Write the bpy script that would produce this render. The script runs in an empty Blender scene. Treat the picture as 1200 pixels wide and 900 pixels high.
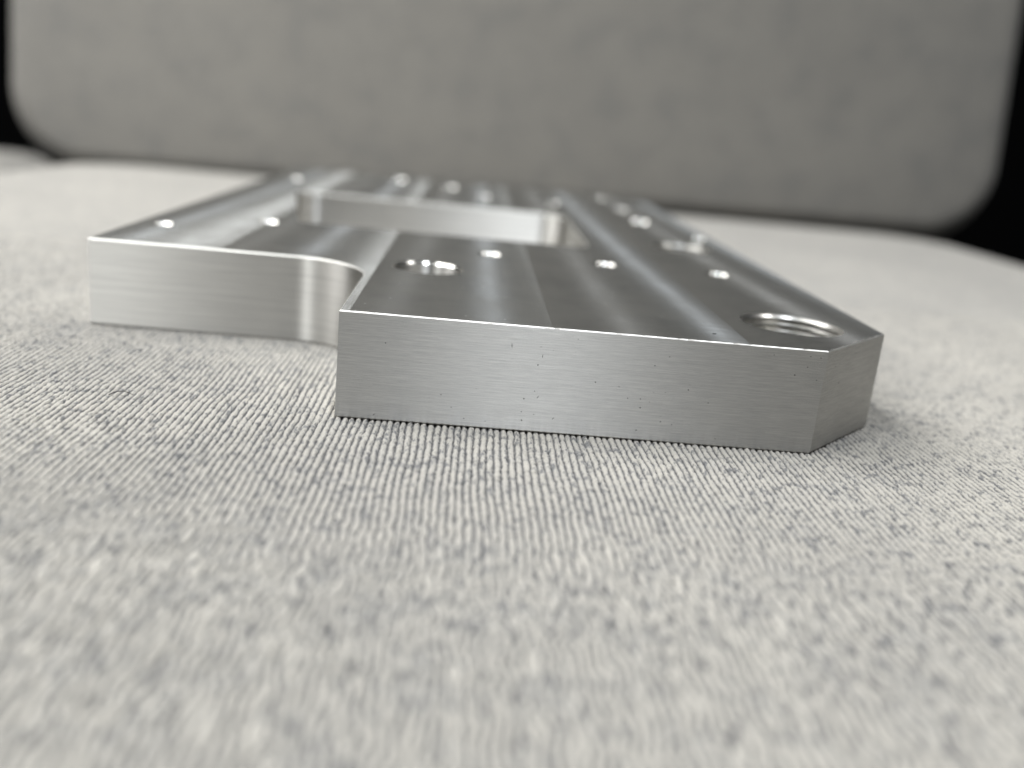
import bpy, bmesh, math, random
import numpy as np
from mathutils import Matrix, Vector
from mathutils.geometry import delaunay_2d_cdt

random.seed(7)
rng = np.random.default_rng(11)
MM = 0.001
sc = bpy.context.scene
COL = sc.collection

# ------------------------------------------------------------------ camera
cam_d = bpy.data.cameras.new('camera')
cam = bpy.data.objects.new('camera', cam_d)
COL.objects.link(cam)
YAW, PITCH, ROLL = 0.064, 0.278, 0.098
fw = Vector((math.sin(YAW) * math.cos(PITCH), math.cos(YAW) * math.cos(PITCH), -math.sin(PITCH)))
rt = Vector((math.cos(YAW), -math.sin(YAW), 0))
up = rt.cross(fw)
r2 = math.cos(ROLL) * rt + math.sin(ROLL) * up
u2 = -math.sin(ROLL) * rt + math.cos(ROLL) * up
CAM = Vector((15.89, -124.7, 42.36)) * MM
cam.matrix_world = Matrix(((r2.x, u2.x, -fw.x, CAM.x), (r2.y, u2.y, -fw.y, CAM.y), (r2.z, u2.z, -fw.z, CAM.z), (0, 0, 0, 1)))
cam_d.sensor_width = 36
cam_d.lens = 1111.4 / 1200 * 36
cam_d.clip_start = 0.005
cam_d.clip_end = 20
cam_d.dof.use_dof = True
cam_d.dof.focus_distance = 0.1285
cam_d.dof.aperture_fstop = 10.8
sc.camera = cam

# ------------------------------------------------------------------ world, lamps, exposure
world = bpy.data.worlds.new('World')
sc.world = world
world.use_nodes = True
bg = world.node_tree.nodes['Background']
bg.inputs[0].default_value = (0.95, 0.98, 1.0, 1)
bg.inputs[1].default_value = 0.05


def lamp(name, loc, w, h, power, color):
    d = bpy.data.lights.new(name, 'AREA')
    d.shape = 'RECTANGLE'
    d.size = w
    d.size_y = h
    d.energy = power
    d.color = color
    o = bpy.data.objects.new(name, d)
    COL.objects.link(o)
    o.location = loc
    o.rotation_euler = (0, 0, 0)          # all lamps point straight down
    return o


lamp('ceiling_tube', (0.16, -0.50, 1.65), 0.09, 0.35, 15.5, (0.92, 0.96, 1.0))
lamp('ceiling_tube', (-0.60, -0.42, 1.40), 0.09, 0.5, 9.0, (0.97, 0.985, 0.97))
lamp('ceiling_tube', (0.80, 0.22, 1.35), 0.09, 0.5, 4.5, (1.0, 0.985, 0.96))
lamp('seat_fill_light', (-0.48, 0.17, 0.54), 0.70, 0.50, 7.2, (1.0, 0.99, 0.965))  # unseen light added so the seat brightens towards its far left
sc.view_settings.view_transform = 'Standard'
sc.view_settings.look = 'None'
sc.view_settings.exposure = -0.06
sc.view_settings.gamma = 1.0
sc.render.engine = 'CYCLES'
sc.cycles.use_denoising = True
sc.cycles.max_bounces = 8
sc.cycles.sample_clamp_indirect = 6.0


# ------------------------------------------------------------------ helpers
def link(o, parent=None):
    COL.objects.link(o)
    if parent:
        o.parent = parent
    return o


def tag(o, label, cat, group=None):
    o['label'] = label
    o['category'] = cat
    if group:
        o['group'] = group
    return o


def mesh_obj(name, verts, faces, mats, parent=None, fmat=None, smooth=None):
    me = bpy.data.meshes.new(name)
    me.from_pydata([tuple(v) for v in verts], [], faces)
    for m in mats:
        me.materials.append(m)
    if fmat is not None:
        me.polygons.foreach_set('material_index', fmat)
    if smooth is True:
        me.polygons.foreach_set('use_smooth', [True] * len(faces))
    elif smooth is not None:
        me.polygons.foreach_set('use_smooth', smooth)
    me.update()
    return link(bpy.data.objects.new(name, me), parent)


class NT:
    """small node-tree helper"""

    def __init__(self, name):
        self.m = bpy.data.materials.new(name)
        self.m.use_nodes = True
        self.t = self.m.node_tree
        self.b = self.t.nodes['Principled BSDF']

    def n(self, kind, **kw):
        x = self.t.nodes.new(kind)
        for k, v in kw.items():
            setattr(x, k, v)
        return x

    def l(self, a, b):
        self.t.links.new(a, b)

    def val(self, sock, v):
        if isinstance(v, (int, float)):
            sock.default_value = v
        elif isinstance(v, (tuple, list)):
            sock.default_value = v
        else:
            self.l(v, sock)

    def math(self, op, a, b=0.0, c=0.0, clamp=False):
        x = self.n('ShaderNodeMath', operation=op, use_clamp=clamp)
        self.val(x.inputs[0], a)
        self.val(x.inputs[1], b)
        self.val(x.inputs[2], c)
        return x.outputs[0]

    def coord(self):
        return self.n('ShaderNodeTexCoord').outputs['Object']

    def sep(self, v):
        s = self.n('ShaderNodeSeparateXYZ')
        self.l(v, s.inputs[0])
        return s.outputs

    def comb(self, x, y, z):
        c = self.n('ShaderNodeCombineXYZ')
        self.val(c.inputs[0], x)
        self.val(c.inputs[1], y)
        self.val(c.inputs[2], z)
        return c.outputs[0]

    def scaled(self, v, s):
        x = self.n('ShaderNodeVectorMath', operation='MULTIPLY')
        self.l(v, x.inputs[0])
        x.inputs[1].default_value = s
        return x.outputs[0]

    def noise(self, v, scale=1.0, detail=2.0, rough=0.5):
        x = self.n('ShaderNodeTexNoise')
        self.l(v, x.inputs['Vector'])
        x.inputs['Scale'].default_value = scale
        x.inputs['Detail'].default_value = detail
        x.inputs['Roughness'].default_value = rough
        return x.outputs['Fac']

    def ramp(self, f, a, b, lo=0.0, hi=1.0):
        x = self.n('ShaderNodeMapRange', interpolation_type='SMOOTHSTEP')
        self.l(f, x.inputs[0])
        x.inputs[1].default_value = a
        x.inputs[2].default_value = b
        x.inputs[3].default_value = lo
        x.inputs[4].default_value = hi
        return x.outputs[0]

    def mix(self, f, a, b):
        x = self.n('ShaderNodeMix', data_type='RGBA')
        self.val(x.inputs['Factor'], f)
        for s, v in ((x.inputs[6], a), (x.inputs[7], b)):
            if isinstance(v, (tuple, list)):
                s.default_value = (v[0], v[1], v[2], 1)
            else:
                self.l(v, s)
        return x.outputs[2]

    def bump(self, h, dist, strength=1.0, normal=None):
        x = self.n('ShaderNodeBump')
        self.l(h, x.inputs['Height'])
        x.inputs['Distance'].default_value = dist
        x.inputs['Strength'].default_value = strength
        if normal is not None:
            self.l(normal, x.inputs['Normal'])
        return x.outputs[0]


# ------------------------------------------------------------------ materials
PITCH_MM = 0.908


def fabric_material(name, geometry_ribs, back=False, ground=0.3, tone=1.0):
    t = NT(name)
    co = t.coord()
    mm = t.scaled(co, (1000, 1000, 1000))
    s = t.sep(mm)
    if back:
        along = t.scaled(mm, (1.0, 0.3, 0.3))
    else:
        along = t.scaled(mm, (1.0, 0.42, 0.3))
    fine = t.noise(along, 1.25, 2.5, 0.62)
    grain = t.noise(along, 4.2, 3.0, 0.7)
    patch = t.noise(mm, 0.055 if back else 0.17, 4.0, 0.6)
    patch2 = t.noise(mm, 0.022, 2.0, 0.5)
    # heathered yarn: pale pile with slate flecks that gather in cloudy patches
    thr = t.ramp(patch, 0.32, 0.68, 0.035, -0.045)
    f = t.math('ADD', fine, t.math('MULTIPLY', t.math('SUBTRACT', grain, 0.5), 0.35))
    fl = t.ramp(t.math('SUBTRACT', f, thr), 0.535, 0.66, 0.0, 1.0)
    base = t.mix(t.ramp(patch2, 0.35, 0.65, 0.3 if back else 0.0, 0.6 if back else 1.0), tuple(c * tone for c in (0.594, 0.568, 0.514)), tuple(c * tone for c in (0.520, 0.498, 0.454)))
    base = t.mix(t.ramp(grain, 0.3, 0.7), t.mix(0.14, base, (0.12, 0.12, 0.125)), base)
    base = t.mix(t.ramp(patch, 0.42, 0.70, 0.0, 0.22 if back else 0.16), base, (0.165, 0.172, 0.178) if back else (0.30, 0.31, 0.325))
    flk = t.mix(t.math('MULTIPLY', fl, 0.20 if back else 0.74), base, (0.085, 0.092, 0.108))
    if geometry_ribs:
        at = t.n('ShaderNodeAttribute', attribute_name='pile')
        pile = at.outputs['Fac']
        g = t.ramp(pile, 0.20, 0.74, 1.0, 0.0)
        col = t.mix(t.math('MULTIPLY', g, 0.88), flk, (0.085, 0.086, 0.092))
        h = t.math('ADD', t.math('MULTIPLY', fine, 0.3), grain)
        nrm = t.bump(h, 0.00018, 0.8)
    else:
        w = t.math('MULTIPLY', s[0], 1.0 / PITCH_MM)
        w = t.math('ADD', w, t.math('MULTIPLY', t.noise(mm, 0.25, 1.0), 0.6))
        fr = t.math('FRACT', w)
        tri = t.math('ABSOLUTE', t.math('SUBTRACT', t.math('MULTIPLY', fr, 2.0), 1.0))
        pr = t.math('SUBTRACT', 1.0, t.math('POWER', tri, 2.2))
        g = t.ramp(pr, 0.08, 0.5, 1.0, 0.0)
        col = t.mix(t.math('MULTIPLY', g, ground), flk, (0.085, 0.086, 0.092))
        h = t.math('ADD', pr, t.math('MULTIPLY', grain, 0.5))
        nrm = t.bump(h, 0.0003, 0.8)
    t.l(col, t.b.inputs['Base Color'])
    t.l(nrm, t.b.inputs['Normal'])
    t.b.inputs['Roughness'].default_value = 0.95
    t.b.inputs['Specular IOR Level'].default_value = 0.12
    t.b.inputs['Sheen Weight'].default_value = 0.1 if back else 0.5
    t.b.inputs['Sheen Roughness'].default_value = 0.5
    return t.m


def plain(name, col, rough=0.6, spec=0.3):
    t = NT(name)
    n = t.noise(t.scaled(t.coord(), (1000, 1000, 1000)), 0.8, 3)
    t.l(t.mix(n, tuple(c * 0.8 for c in col), tuple(c * 1.2 for c in col)), t.b.inputs['Base Color'])
    t.b.inputs['Roughness'].default_value = rough
    t.b.inputs['Specular IOR Level'].default_value = spec
    return t.m


BAND0, BANDW, MILLC, MILLR = 1.33, 27.35, 20.0, 26.0


def milled_top():
    """face-milled top: overlapping cutter passes; the arcs set the direction of the anisotropy"""
    t = NT('milled_aluminium_top')
    mm = t.scaled(t.coord(), (1000, 1000, 1000))
    s = t.sep(mm)
    rel = t.math('DIVIDE', t.math('SUBTRACT', s[0], BAND0), BANDW)
    idx = t.math('FLOOR', rel)
    off = t.math('MULTIPLY', t.math('SUBTRACT', rel, idx), BANDW)
    sn = t.math('DIVIDE', t.math('SUBTRACT', off, MILLC), MILLR)
    cs = t.math('SQRT', t.math('SUBTRACT', 1.0, t.math('MULTIPLY', sn, sn)))
    tang = t.comb(sn, cs, 0.0)
    yc = t.math('SUBTRACT', s[1], t.math('MULTIPLY', cs, MILLR))          # feed position of the cutter
    feed = t.noise(t.comb(t.math('MULTIPLY', yc, 3.0), t.math('MULTIPLY', idx, 17.3), t.math('MULTIPLY', off, 0.05)), 1.0, 3.0, 0.65)
    cloud = t.noise(mm, 0.10, 3.0, 0.55)
    cloud2 = t.noise(t.scaled(mm, (0.35, 0.05, 1)), 1.0, 2.0)
    dust = t.noise(mm, 1.5, 1.0)
    rough = t.math('ADD', 0.200, t.math('MULTIPLY', t.math('SUBTRACT', feed, 0.5), 0.13))
    rough = t.math('ADD', rough, t.math('MULTIPLY', t.math('SUBTRACT', cloud, 0.5), 0.10))
    rough = t.math('ADD', rough, t.math('MULTIPLY', t.math('SUBTRACT', cloud2, 0.5), 0.05))
    t.l(rough, t.b.inputs['Roughness'])
    t.b.inputs['Metallic'].default_value = 1.0
    t.b.inputs['Anisotropic'].default_value = 1.0
    t.l(tang, t.b.inputs['Tangent'])
    vor = t.n('ShaderNodeTexVoronoi')
    t.l(mm, vor.inputs['Vector'])
    vor.inputs['Scale'].default_value = 0.42
    spk = t.ramp(vor.outputs['Distance'], 0.03, 0.075, 1.0, 0.0)
    spk = t.math('MULTIPLY', spk, t.ramp(dust, 0.45, 0.55))
    col = t.mix(t.ramp(cloud, 0.35, 0.7), (0.69, 0.71, 0.715), (0.60, 0.62, 0.625))
    col = t.mix(spk, col, (0.9, 0.9, 0.88))
    col = t.mix(t.ramp(off, 0.0, BANDW, 0.24, 0.0), col, (0.36, 0.37, 0.375))
    par = t.math('ABSOLUTE', t.math('MODULO', idx, 2.0))
    col = t.mix(t.math('MULTIPLY', par, 0.10), col, (0.50, 0.505, 0.51))
    t.l(col, t.b.inputs['Base Color'])
    t.l(t.math('SUBTRACT', 1.0, t.math('MULTIPLY', spk, 0.8)), t.b.inputs['Metallic'])
    t.l(t.bump(feed, 0.000003, 1.0), t.b.inputs['Normal'])
    return t.m


def milled_wall(name, rough0=0.40, streak=1.0, aniso=0.9, pits=1.0, base=1.0):
    """sawn / side-milled vertical faces: fine lines run round the part, highlights spread up and down"""
    t = NT(name)
    mm = t.scaled(t.coord(), (1000, 1000, 1000))
    s = t.sep(mm)
    lv = t.comb(t.math('MULTIPLY', s[0], 0.055), t.math('MULTIPLY', s[1], 0.055), t.math('MULTIPLY', s[2], 3.2))
    lines = t.noise(lv, 1.0, 4.0, 0.7)
    lv2 = t.comb(t.math('MULTIPLY', s[0], 0.3), t.math('MULTIPLY', s[1], 0.3), t.math('MULTIPLY', s[2], 9.0))
    lines2 = t.noise(lv2, 1.0, 3.0, 0.7)
    grain = t.noise(mm, 9.0, 2.0, 0.7)
    vert = t.noise(t.comb(t.math('MULTIPLY', s[0], 1.1), t.math('MULTIPLY', s[1], 1.1), t.math('MULTIPLY', s[2], 0.08)), 1.0, 2.0)
    cloud = t.noise(mm, 0.09, 2.0)
    rough = t.math('ADD', rough0, t.math('MULTIPLY', t.math('SUBTRACT', lines, 0.5), 0.16 * streak))
    rough = t.math('ADD', rough, t.math('MULTIPLY', t.math('SUBTRACT', cloud, 0.5), 0.10))
    rough = t.math('ADD', rough, t.math('MULTIPLY', t.math('SUBTRACT', lines2, 0.5), 0.22 * streak))
    t.l(rough, t.b.inputs['Roughness'])
    t.b.inputs['Metallic'].default_value = 1.0
    t.b.inputs['Anisotropic'].default_value = aniso
    t.l(t.comb(0.0, 0.0, 1.0), t.b.inputs['Tangent'])
    d0 = base
    col = t.mix(t.ramp(lines, 0.3, 0.7), (0.66 * d0, 0.652 * d0, 0.63 * d0), (0.78 * d0, 0.772 * d0, 0.745 * d0))
    col = t.mix(t.ramp(lines2, 0.35, 0.65, 0.0, 0.55 * streak), col, (0.50, 0.50, 0.49))
    col = t.mix(t.ramp(grain, 0.45, 0.75, 0.0, 0.75 * streak), col, (1.0, 1.0, 0.99))
    low = t.math('MULTIPLY', t.ramp(s[2], 1.0, 3.2, 1.0, 0.0), t.ramp(vert, 0.42, 0.62))
    col = t.mix(t.math('MULTIPLY', low, 0.16 * streak), col, (0.9, 0.9, 0.9))
    if pits:
        vor = t.n('ShaderNodeTexVoronoi', voronoi_dimensions='2D')
        t.l(t.comb(s[0], s[2], 0.0), vor.inputs['Vector'])
        vor.inputs['Scale'].default_value = 0.62
        wh = t.n('ShaderNodeSeparateXYZ')
        t.l(vor.outputs['Color'], wh.inputs[0])
        sel = t.math('GREATER_THAN', wh.outputs[0], t.ramp(t.noise(mm, 0.07, 2.0), 0.42, 0.64, 1.0, 0.7))
        rad = t.math('MULTIPLY', wh.outputs[1], 0.062)
        pit = t.math('MULTIPLY', t.math('LESS_THAN', vor.outputs['Distance'], rad), sel)
        col = t.mix(t.math('MULTIPLY', pit, 0.9 * pits), col, (0.03, 0.028, 0.026))
    t.l(col, t.b.inputs['Base Color'])
    h = t.math('ADD', lines, t.math('MULTIPLY', lines2, 0.35))
    t.l(t.bump(h, 0.00002 * streak, 1.0), t.b.inputs['Normal'])
    return t.m


M_TOP = milled_top()
M_FRONT = milled_wall('sawn_aluminium_side', 0.49, 0.85, 0.97, 1.0, 1.05)
M_WALL = milled_wall('side_milled_aluminium', 0.46, 0.11, 1.0, 0.0, 1.15)
M_BORE = milled_wall('bored_aluminium', 0.50, 0.2, 1.0, 0.0, 1.15)
M_LIPS = milled_wall('small_countersink_aluminium', 0.25, 0.1, 0.8, 0.0, 1.15)
M_LIP = milled_wall('countersunk_aluminium', 0.37, 0.1, 0.7, 0.0, 1.15)
M_THREAD = milled_wall('threaded_aluminium', 0.33, 0.1, 0.6, 0.0, 1.15)
M_EDGE = milled_wall('bright_chamfer_aluminium', 0.52, 0.1, 0.0, 0.0)
M_FAB = fabric_material('ribbed_upholstery', False)
M_BACK = fabric_material('ribbed_upholstery_shaded', False, True, 0.9, 0.57)  # darker copy of the seat cover; the upright's shade is in its tone
M_PILE = fabric_material('ribbed_upholstery_pile', True)
M_BLACK = plain('black_plastic', (0.004, 0.004, 0.0045), 0.8, 0.1)
M_BACKDROP = plain('black_backdrop', (0.003, 0.003, 0.0033), 0.9, 0.05)


# ------------------------------------------------------------------ the setting: near-black backdrop, chair
o = mesh_obj('backdrop', [(-2.5, 1.3, -0.9), (2.5, 1.3, -0.9), (2.5, 1.3, 1.2), (-2.5, 1.3, 1.2)], [(0, 1, 2, 3)], [M_BACKDROP])  # added sheet; its near-black colour stands for the unlit depth behind the chair
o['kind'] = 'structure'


def cushion(name, w, d, h, plan_r, edge_r, mat, parent, nx=60, ny=60, crown=0.0):
    """upholstered cushion: rounded-rectangle rings, rolled edge, crowned top; top centre at origin (metres)"""
    def ring(inset, z, n=18):
        pr = max(plan_r - inset, 0.002)
        hw, hd = w / 2 - inset, d / 2 - inset
        pts = []
        for cx, cy, a0 in ((hw - pr, hd - pr, 0), (-hw + pr, hd - pr, 90), (-hw + pr, -hd + pr, 180), (hw - pr, -hd + pr, 270)):
            for k in range(n + 1):
                a = math.radians(a0 + 90 * k / n)
                pts.append((cx + pr * math.cos(a), cy + pr * math.sin(a), z))
        return pts
    rings = []
    for k in range(8):                     # bottom roll
        a = math.radians(90 * k / 7)
        rings.append(ring(edge_r * (1 - math.sin(a)), -h + edge_r * (1 - math.cos(a))))
    for k in range(11):
        a = math.radians(90 * k / 10)
        rings.append(ring(edge_r * (1 - math.cos(a)), -edge_r + edge_r * math.sin(a) - crown * 0.25 * 0))
    for q in (0.15, 0.35, 0.6, 0.85):
        ins = edge_r + q * (min(w, d) / 2 - edge_r - 0.004)
        rings.append(ring(ins, crown * (1 - (1 - q) ** 2)))
    n = len(rings[0])
    vs = [p for r in rings for p in r]
    fs = []
    for i in range(len(rings) - 1):
        for j in range(n):
            k = (j + 1) % n
            fs.append((i * n + j, i * n + k, (i + 1) * n + k, (i + 1) * n + j))
    fs.append(tuple(range(n))[::-1])
    fs.append(tuple(range((len(rings) - 1) * n, len(rings) * n)))
    return mesh_obj(name, vs, fs, [mat], parent, smooth=True)


chair = bpy.data.objects.new('upholstered_chair', None)
chair.location = (0.0415, 0.057, -0.11)
link(chair)
tag(chair, 'pale grey ribbed upholstered chair carrying the metal plate, its backrest out of focus behind', 'chair')
SEAT_Z = -0.60 * MM
seat = cushion('seat_cushion', 0.479, 0.673, 0.11, 0.06, 0.028, M_FAB, chair)
seat.location = (0, 0, 0.11 + SEAT_Z)
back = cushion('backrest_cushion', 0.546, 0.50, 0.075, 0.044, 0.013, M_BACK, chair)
# local z of the cushion points to the sitter (-y), local y goes up; leaning back a little
TILT = math.radians(7)
back.rotation_euler = (Matrix.Rotation(math.radians(90) - TILT, 3, 'X') @ Matrix.Rotation(math.radians(0.6), 3, 'Z')).to_euler()
BB = Vector((0.0385, 0.402, -0.0075))             # foot of the front face
ctr = BB + Vector((0, math.sin(TILT), math.cos(TILT))) * 0.25
back.location = ctr - chair.location
shell = cushion('back_shell', 0.46, 0.46, 0.03, 0.05, 0.012, M_BLACK, chair)
shell.rotation_euler = back.rotation_euler
shell.location = ctr + Vector((0, math.cos(TILT), -math.sin(TILT))) * 0.0765 - chair.location
bar = cushion('seat_frame', 0.40, 0.52, 0.04, 0.03, 0.01, M_BLACK, chair)
bar.location = (0, 0.0, -0.002)

nb = cushion('seat_cushion', 0.44, 0.24, 0.09, 0.06, 0.028, M_FAB, None)
nb.location = (-0.530, 0.60, -0.027)
tag(nb, 'blurred grey cushion of another seat at the far left edge behind the chair', 'cushion')


# ------------------------------------------------------------------ plate outline (millimetres)
T = 15.0


def arc(cx, cy, r, a0, a1, n):
    return [(cx + r * math.cos(math.radians(a0 + (a1 - a0) * k / n)), cy + r * math.sin(math.radians(a0 + (a1 - a0) * k / n))) for k in range(n + 1)]


DY, FR = 40.3, 13.0
def walk(a, b, step):
    n = int(math.hypot(b[0] - a[0], b[1] - a[1]) / step)
    return [(a[0] + (b[0] - a[0]) * k / n, a[1] + (b[1] - a[1]) * k / n) for k in range(n)]


outline = walk((0, 0), (66.9, 0), 0.7) + walk((66.9, 0), (81.4, 15.6), 0.5) + [(81.4, 15.6), (81.4, 224.0), (68.0, 238.0), (-48.2, 238.0), (-48.2, DY)]
outline += arc(-FR, DY - FR, FR, 90, 0, 32)              # concave fillet into the notch


def rounded_poly(pts, radii, n=10):
    out = []
    m = len(pts)
    for i, (p, r) in enumerate(zip(pts, radii)):
        p = Vector(p)
        a = (Vector(pts[i - 1]) - p).normalized()
        b = (Vector(pts[(i + 1) % m]) - p).normalized()
        ang = a.angle(b)
        dd = r / math.tan(ang / 2)
        c = p + (a + b).normalized() * (r / math.sin(ang / 2))
        p0, p1 = p + a * dd, p + b * dd
        a0 = math.atan2(p0.y - c.y, p0.x - c.x)
        a1 = math.atan2(p1.y - c.y, p1.x - c.x)
        da = (a1 - a0 + math.pi) % (2 * math.pi) - math.pi
        for k in range(n + 1):
            q = a0 + da * k / n
            out.append((c.x + r * math.cos(q), c.y + r * math.sin(q)))
    return out


pocket = rounded_poly([(-20.5, 85.9), (43.8, 85.9), (43.8, 153.3), (-33.5, 153.3)], [4.5, 4.5, 6.5, 6.0])

# x, y, bore diameter, countersink width, kind
HOLES = [
    (21.0, 62.5, 4.8, 0.32, 'drilled'), (44.0, 62.5, 4.8, 0.32, 'drilled'), (67.0, 62.5, 4.8, 0.32, 'drilled'),
    (-43.3, 65.0, 3.6, 0.45, 'drilled'), (-26.2, 81.5, 4.0, 0.5, 'drilled'),
    (9.8, 40.3, 11.8, 0.32, 'bored'),
    (67.1, 16.9, 14.7, 0.50, 'threaded'), (67.5, 101.0, 13.2, 0.5, 'threaded'),
    (76.8, 123.5, 3.6, 0.5, 'drilled'), (66.5, 155.0, 6.8, 0.6, 'bored'), (66.2, 190.0, 4.8, 0.32, 'drilled'),
    (64.0, 229.0, 4.8, 0.32, 'drilled'), (-10.0, 228.0, 6.4, 0.55, 'bored'), (9.2, 216.0, 5.4, 0.55, 'bored'),
    (21.0, 190.0, 4.8, 0.32, 'drilled'), (43.6, 190.0, 4.8, 0.32, 'drilled'), (-41.0, 193.0, 4.8, 0.32, 'drilled'),
]


def offset_loop(pts, d):
    """move a closed loop by d to its left (mitred)"""
    m = len(pts)
    out = []
    for i in range(m):
        p0, p, p1 = Vector(pts[i - 1]), Vector(pts[i]), Vector(pts[(i + 1) % m])
        e0, e1 = (p - p0), (p1 - p)
        if e0.length < 1e-6:
            e0 = e1
        if e1.length < 1e-6:
            e1 = e0
        e0.normalize()
        e1.normalize()
        n0, n1 = Vector((-e0.y, e0.x)), Vector((-e1.y, e1.x))
        n = (n0 + n1)
        n.normalize()
        k = d / max(n.dot(n0), 0.4)
        out.append((p.x + n.x * k, p.y + n.y * k))
    return out


def area(p):
    return 0.5 * sum(p[i - 1][0] * p[i][1] - p[i][0] * p[i - 1][1] for i in range(len(p)))


def dedupe(p):
    out = []
    for q in p:
        if not out or (Vector(q) - Vector(out[-1])).length > 1e-4:
            out.append(q)
    if (Vector(out[0]) - Vector(out[-1])).length < 1e-4:
        out.pop()
    return out


outline = dedupe(outline)
if area(outline) < 0:
    outline.reverse()
pocket = dedupe(pocket)
if area(pocket) > 0:
    pocket.reverse()                                    # clockwise: material stays on its left
CH, CHB = 0.16, 0.20


def build_plate():
    V, F, FM, SM = [], [], [], []

    def face(ix, mat, sm=False):
        F.append(ix)
        FM.append(mat)
        SM.append(sm)

    loops_top, loops_bot = [], []
    for lp, sm in ((outline, True), (pocket, True)):
        ti = offset_loop(lp, CH)
        if lp is outline:                    # hand-deburred arris: its width wanders, with a few nicks
            for k_, (p_, q_) in enumerate(zip(lp, ti)):
                if p_[1] < 15.5 and not (p_[0] in (0, 66.9)):
                    g_ = random.uniform(0.72, 1.25) if random.random() > 0.06 else random.uniform(1.5, 2.2)
                    ti[k_] = (p_[0] + (q_[0] - p_[0]) * g_, p_[1] + (q_[1] - p_[1]) * g_)
        bi = offset_loop(lp, CHB)
        n = len(lp)
        rows = [(bi, 0.0), (lp, CHB), (lp, T - CH), (ti, T)]
        b0 = len(V)
        for r_ in range(3):                  # each strip keeps its own vertices: crisp arrises
            for pts, z in rows[r_:r_ + 2]:
                V.extend((x * MM, y * MM, z * MM) for x, y in pts)
        for i in range(n):
            j = (i + 1) % n
            e = (Vector(lp[j]) - Vector(lp[i])).length
            curved = e < 2.2 and not (lp is outline and lp[i][1] < 15.55 and lp[j][1] < 15.65)
            wm = 1 if (lp is outline and abs(lp[i][1]) < 1e-6 and abs(lp[j][1]) < 1e-6) or (lp is outline and lp[i][0] > 66 and lp[j][1] < 16) else 2
            # the burr-edged facet keeps almost no bright chamfer: its edge takes the side's finish
            em = 3
            for r, mt in ((0, wm), (1, wm), (2, em)):
                q0 = b0 + 2 * r * n
                face((q0 + i, q0 + j, q0 + n + j, q0 + n + i), mt, curved)
        loops_top.append(ti)
        loops_bot.append(bi)
    # caps with holes
    for z, loops, mat, flip in ((T, loops_top, 0, False), (0.0, loops_bot, 2, True)):
        ls = list(loops)
        for (x, y, d, c, kind) in HOLES:
            R = d / 2 + (c if z > 1 else 0.2)
            ls.append(list(reversed(arc(x, y, R, 0, 360, 48)[:-1])))
        pv, pe = [], []
        for l_ in ls:
            b = len(pv)
            pv.extend(Vector(q) for q in l_)
            pe.extend((b + i, b + (i + 1) % len(l_)) for i in range(len(l_)))
        vo, eo, fo, _, _, _ = delaunay_2d_cdt(pv, pe, [], 0, 1e-5)

        def inside(p, l_):
            c_ = False
            for i in range(len(l_)):
                x1, y1 = l_[i - 1]
                x2, y2 = l_[i]
                if (y1 > p[1]) != (y2 > p[1]) and p[0] < (x2 - x1) * (p[1] - y1) / (y2 - y1) + x1:
                    c_ = not c_
            return c_
        b0 = len(V)
        V.extend((v.x * MM, v.y * MM, z * MM) for v in vo)
        for f in fo:
            c_ = sum((vo[i] for i in f), Vector((0, 0))) / len(f)
            if inside(c_, ls[0]) and not any(inside(c_, l_) for l_ in ls[1:]):
                a_ = (vo[f[1]] - vo[f[0]]).cross(vo[f[2]] - vo[f[0]]) if hasattr((vo[f[1]] - vo[f[0]]), 'cross') else 1
                g = list(f)
                if (a_ < 0) != flip:
                    g.reverse()
                face(tuple(b0 + i for i in g), mat)
    return mesh_obj('plate_body', V, F, [M_TOP, M_FRONT, M_WALL, M_EDGE], None, FM, SM)


plate = bpy.data.objects.new('aluminium_plate', None)
link(plate)
tag(plate, 'thick machined aluminium plate with a notched corner, square window and holes, lying on the seat', 'metal plate')
body = build_plate()
body.parent = plate


def hole_part(x, y, d, c, kind):
    R = d / 2
    if kind == 'threaded':
        prof = [(R + c, T), (R + c * 0.93, T - 0.16)]
        prof += [(R + c * 0.12, T - c * 0.92)]
        z = T - c - 0.05
        p = 1.1
        while z > 1.2:
            prof += [(R - 0.05, z), (R + 0.62, z - p * 0.40), (R + 0.65, z - p * 0.48), (R - 0.02, z - p * 0.88)]
            z -= p
        prof += [(R, 0.2), (R + 0.2, 0.0)]
    else:
        prof = [(R + c, T), (R + c * 0.75, T - c * 0.2), (R, T - c), (R, 7.0), (R, 0.2), (R + 0.2, 0.0)]
    n = 64
    V, F = [], []
    for (ra, za), (rb, zb) in zip(prof[:-1], prof[1:]):      # every cone its own ring: crisp edges between them
        b0 = len(V)
        for r, z in ((ra, za), (rb, zb)):
            for j in range(n):
                a = 2 * math.pi * j / n
                V.append((r * math.cos(a) * MM, r * math.sin(a) * MM, (z - T) * MM))
        for j in range(n):
            j2 = (j + 1) % n
            F.append((b0 + j2, b0 + j, b0 + n + j, b0 + n + j2))
    o = mesh_obj(kind + '_hole', V, F, [M_THREAD if kind == 'threaded' else M_BORE, M_LIP if kind == 'threaded' else M_LIPS], plate, [1] * (2 * n) + [0] * (len(F) - 2 * n), True)
    o.location = (x * MM, y * MM, T * MM)
    return o


for hspec in HOLES:
    hole_part(*hspec)

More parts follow.
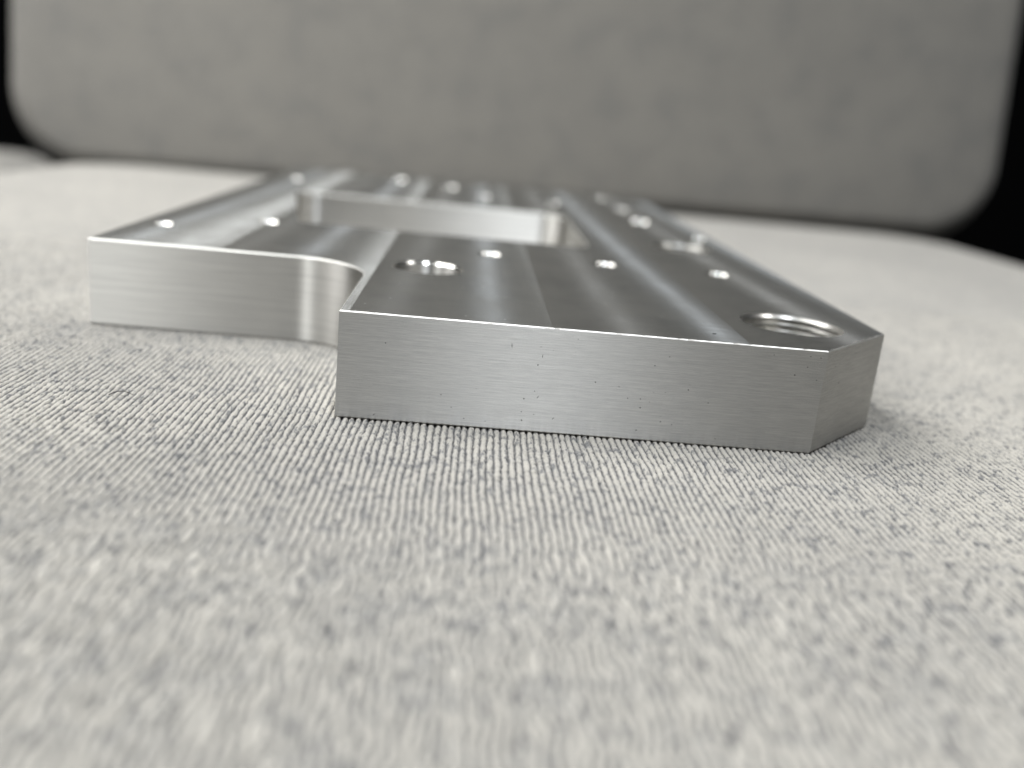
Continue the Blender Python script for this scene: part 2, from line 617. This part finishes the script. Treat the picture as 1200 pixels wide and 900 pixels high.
# burrs along the two cut facets of the chamfered corner (tiny curls of metal)
V, F = [], []
for k in range(46):
    q = random.random()
    a, b = ((66.9, 0), (81.4, 15.6))
    x = a[0] + (b[0] - a[0]) * q - 0.2 + random.uniform(-.08, .08)
    y = a[1] + (b[1] - a[1]) * q + 0.2 + random.uniform(-.08, .08)
    z = T - 0.1
    s_ = random.uniform(0.05, 0.16)
    b0 = len(V)
    for dx, dy, dz in ((1, 0.3, 0), (-0.6, 0.9, 0), (-0.5, -0.9, 0), (random.uniform(-.6, .6), random.uniform(-.6, .6), 1.3)):
        V.append(((x + dx * s_) * MM, (y + dy * s_) * MM, (z + dz * s_) * MM))
    F += [(b0, b0 + 1, b0 + 3), (b0 + 1, b0 + 2, b0 + 3), (b0 + 2, b0, b0 + 3), (b0, b0 + 2, b0 + 1)]
burr = mesh_obj('burr', V, F, [M_EDGE], plate)
burr['kind'] = 'stuff'


# short dark scratches on the front face (thin gouges with raised lips)
M_SCR = plain('dark_scratch', (0.05, 0.048, 0.045), 0.6)
for (x0, z0, x1, z1) in ((23.33, 12.6, 23.42, 11.6), (27.7, 11.35, 27.66, 10.6), (27.8, 5.45, 27.4, 4.8), (30.2, 2.5, 29.85, 1.95), (5.6, 1.0, 5.1, 0.55)):
    dx, dz = x1 - x0, z1 - z0
    L_ = math.hypot(dx, dz)
    nx_, nz_ = -dz / L_ * 0.06, dx / L_ * 0.06
    mx, mz = (x0 + x1) / 2, (z0 + z1) / 2
    P = [(x0, 0.004, z0), (mx + nx_, 0.004, mz + nz_), (x1, 0.004, z1), (mx - nx_, 0.004, mz - nz_), (mx, -0.02, mz)]
    mesh_obj('scratch', [(a * MM, b * MM, c * MM) for a, b, c in P], [(0, 3, 4), (3, 2, 4), (2, 1, 4), (1, 0, 4)], [M_SCR], plate)


# ------------------------------------------------------------------ ribbed cover: real cord relief where it is in view
def vnoise(x, y, seed):
    """smooth 2-D value noise on a hashed lattice, -1..1"""
    xi, yi = np.floor(x).astype(np.int64), np.floor(y).astype(np.int64)
    fx, fy = x - xi, y - yi
    fx, fy = fx * fx * (3 - 2 * fx), fy * fy * (3 - 2 * fy)

    def hsh(a, b):
        n = (a * 374761393 + b * 668265263 + seed * 974634777) & 0xffffffff
        n = ((n ^ (n >> 13)) * 1274126177) & 0xffffffff
        n = n ^ (n >> 16)
        return (n & 0xffff) / 32767.5 - 1
    a, b = hsh(xi, yi), hsh(xi + 1, yi)
    c, d = hsh(xi, yi + 1), hsh(xi + 1, yi + 1)
    return (a * (1 - fx) + b * fx) * (1 - fy) + (c * (1 - fx) + d * fx) * fy


def ribbed_cover():
    per = 9
    k0, k1 = -150, 190
    xs = (np.arange(k0 * per, k1 * per + 1) / per) * PITCH_MM
    ys = np.concatenate([np.arange(-100, -35, 0.5), np.arange(-35, 32, 0.2), np.arange(32, 70, 0.42), np.arange(70, 131, 0.8)])
    X, Y = np.meshgrid(xs, ys)
    # straying of the cords and their own lumps
    u = X / PITCH_MM + 0.24 * vnoise(X / 5.0, Y / 11.0, 1) + 0.08 * vnoise(X / 1.4, Y / 2.2, 2)
    u = u + 0.55 * np.clip((-26 - Y) / 20, 0, 1) * vnoise(X / 1.3, Y / 1.7, 21)      # looser cords towards the seat's front
    k = np.floor(u)
    t = u - k
    lump = vnoise(k * 3.7 + 0.5, Y / 0.55, 3) * 0.6 + vnoise(k * 5.1 + 0.5, Y / 1.7, 4) * 0.4
    tuft = vnoise(X / 0.22, Y / 0.26, 5)
    tuft2 = vnoise(X / 0.45, Y / 0.5, 6)
    worn = vnoise(X / 7.0, Y / 7.0, 9)
    wid = 0.82 + 0.10 * lump + 0.18 * tuft + 0.08 * tuft2
    e = np.clip(np.abs(2 * t - 1) / np.clip(wid, 0.5, 1.1), 0, 1)
    prof = np.sqrt(np.clip(1 - e ** 2.3, 0, 1))
    h = prof * (0.42 + 0.07 * lump + 0.05 * worn + 0.05 * tuft2) + (0.085 * tuft + 0.05 * vnoise(X / 0.13, Y / 0.3, 12)) * (0.3 + 0.7 * prof)
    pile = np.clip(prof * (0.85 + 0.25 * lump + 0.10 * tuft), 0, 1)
    # frame of the patch: fades into the cushion's own surface
    def edge(v, a, b, w):
        return np.clip(np.minimum(v - a, b - v) / w, 0, 1)
    m = np.minimum(edge(X, xs[0], xs[-1], 4), edge(Y, ys[0], ys[-1], 4))
    top = 0.50
    Z = -top + h
    Z = Z * m + (1 - m) * (-0.63)
    # seat gives a little under the plate's front edge
    sag = 0.0
    Z = Z + sag
    Xd = X + 0.05 * vnoise(X / 0.3, Y / 0.3, 7)
    nyr, nxr = X.shape
    idx = np.arange(nyr * nxr).reshape(nyr, nxr)
    q = np.stack([idx[:-1, :-1], idx[:-1, 1:], idx[1:, 1:], idx[1:, :-1]], -1).reshape(-1, 4)
    cx = (X[:-1, :-1] + X[1:, 1:]) / 2
    cy = (Y[:-1, :-1] + Y[1:, 1:]) / 2
    dist = (cy + 124.7)
    left = 15.9 - 0.53 * dist - 14
    right = 15.9 + 0.66 * dist + 16
    keep = (cx > left) & (cx < right)
    # nothing under the plate, a margin inside its rim, the window excepted
    und = (cx > 5) & (cx < 63) & (cy > 5) & (cy < 80)
    und |= (cx > -43) & (cx < 74) & (cy > 47) & (cy < 80)
    und |= (cx > 48) & (cx < 75) & (cy > 22)
    und |= (cx > -43) & (cx < -36) & (cy > 47)
    keep &= ~und
    q = q[keep.reshape(-1)]
    used = np.zeros(nyr * nxr, bool)
    used[q.reshape(-1)] = True
    remap = np.cumsum(used) - 1
    q = remap[q]
    co = np.stack([Xd, Y, Z], -1).reshape(-1, 3)[used] * MM
    pl = pile.reshape(-1)[used]
    me = bpy.data.meshes.new('ribbed_cover')
    nv, nf = len(co), len(q)
    me.vertices.add(nv)
    me.vertices.foreach_set('co', co.astype(np.float32).reshape(-1))
    me.loops.add(nf * 4)
    me.loops.foreach_set('vertex_index', q.astype(np.int32).reshape(-1))
    me.polygons.add(nf)
    me.polygons.foreach_set('loop_start', np.arange(0, nf * 4, 4, dtype=np.int32))
    me.polygons.foreach_set('use_smooth', np.ones(nf, bool))
    at = me.attributes.new('pile', 'FLOAT', 'POINT')
    at.data.foreach_set('value', pl.astype(np.float32))
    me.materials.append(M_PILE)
    me.update(calc_edges=True)
    me.validate()
    print('ribbed cover faces', nf)
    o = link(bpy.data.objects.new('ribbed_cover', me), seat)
    o.matrix_parent_inverse = Matrix.Translation(-(chair.location + seat.location))
    o['kind'] = 'stuff'
    return o


ribbed_cover()


# ------------------------------------------------------------------ small loose things
def tube(name, pts, r0, r1, mat, parent=None, n=6):
    pts = [Vector(p) * MM for p in pts]
    V, F = [], []
    m = len(pts)
    for i, p in enumerate(pts):
        d = (pts[min(i + 1, m - 1)] - pts[max(i - 1, 0)]).normalized()
        a = d.orthogonal().normalized()
        b = d.cross(a)
        r = (r0 + (r1 - r0) * i / (m - 1)) * MM
        for j in range(n):
            q = 2 * math.pi * j / n
            V.append(p + a * r * math.cos(q) + b * r * math.sin(q))
    for i in range(m - 1):
        for j in range(n):
            k = (j + 1) % n
            F.append((i * n + j, i * n + k, (i + 1) * n + k, (i + 1) * n + j))
    F.append(tuple(range(n))[::-1])
    F.append(tuple(range((m - 1) * n, m * n)))
    return mesh_obj(name, V, F, [mat], parent, smooth=True)


M_HAIR = plain('dark_fibre', (0.02, 0.019, 0.018), 0.5)
hair_pts = []
for k in range(15):
    q = k / 14
    hair_pts.append((-31.0 + 3.0 * q, 1.6 + 0.9 * q + 0.3 * math.sin(q * 3), 0.05 + 0.42 * math.sin(math.pi * min(1, q * 1.05)) + 0.05))
tag(tube('fibre', hair_pts, 0.075, 0.045, M_HAIR), 'short curled dark fibre lying on the fabric left of the plate', 'fibre')

# loose lint and fuzz standing off the cords
M_LINT = plain('pale_lint', (0.60, 0.59, 0.56), 0.9, 0.1)
V, F = [], []
for k in range(5200):
    y = random.uniform(-60, 34)
    hw = 0.5 * (y + 124.7)
    x = random.uniform(15.9 - hw - 6, 15.9 + 1.2 * hw + 6)
    if -1 < x < 83 and y > -1 or (x < 1 and y > 39):
        continue
    a = random.uniform(0, 2 * math.pi)
    L = random.uniform(0.25, 0.9)
    w = random.uniform(0.012, 0.028)
    bend = random.uniform(-0.8, 0.8)
    b0 = len(V)
    for q in range(4):
        f = q / 3
        aa = a + bend * f
        px = x + L * f * math.cos(aa)
        py = y + L * f * math.sin(aa)
        pz = -0.10 + random.uniform(0.0, 0.04) + 0.30 * math.sin(math.pi * f * 0.8) * L
        nx_, ny_ = -math.sin(aa) * w, math.cos(aa) * w
        V += [((px + nx_) * MM, (py + ny_) * MM, pz * MM), ((px - nx_) * MM, (py - ny_) * MM, pz * MM), (px * MM, py * MM, (pz + 1.6 * w) * MM)]
    for q in range(3):
        o_ = b0 + q * 3
        F += [(o_, o_ + 1, o_ + 4, o_ + 3), (o_ + 1, o_ + 2, o_ + 5, o_ + 4), (o_ + 2, o_, o_ + 3, o_ + 5)]
lint = mesh_obj('lint', V, F, [M_LINT], seat, smooth=True)
lint.matrix_parent_inverse = Matrix.Translation(-(chair.location + seat.location))
lint['kind'] = 'stuff'

M_CHIP = plain('black_swarf', (0.012, 0.012, 0.012), 0.5)
V = [(-.32, -.10, 0), (.02, -.15, 0), (.34, -.06, 0), (.30, .09, 0), (-.05, .14, 0), (-.34, .04, 0), (-.2, -.05, .09), (.2, -.02, .10), (.15, .06, .08), (-.18, .05, .08)]
V = [((x + 52.1) * MM, (y + 5.1) * MM, (z + T) * MM) for x, y, z in V]
F = [(5, 4, 3, 2, 1, 0), (0, 1, 7, 6), (1, 2, 7), (2, 3, 8, 7), (3, 4, 9, 8), (4, 5, 9), (5, 0, 6, 9), (6, 7, 8, 9)]
tag(mesh_obj('metal_chip', V, F, [M_CHIP]), 'tiny black metal chip on the plate near its front edge', 'metal chip')
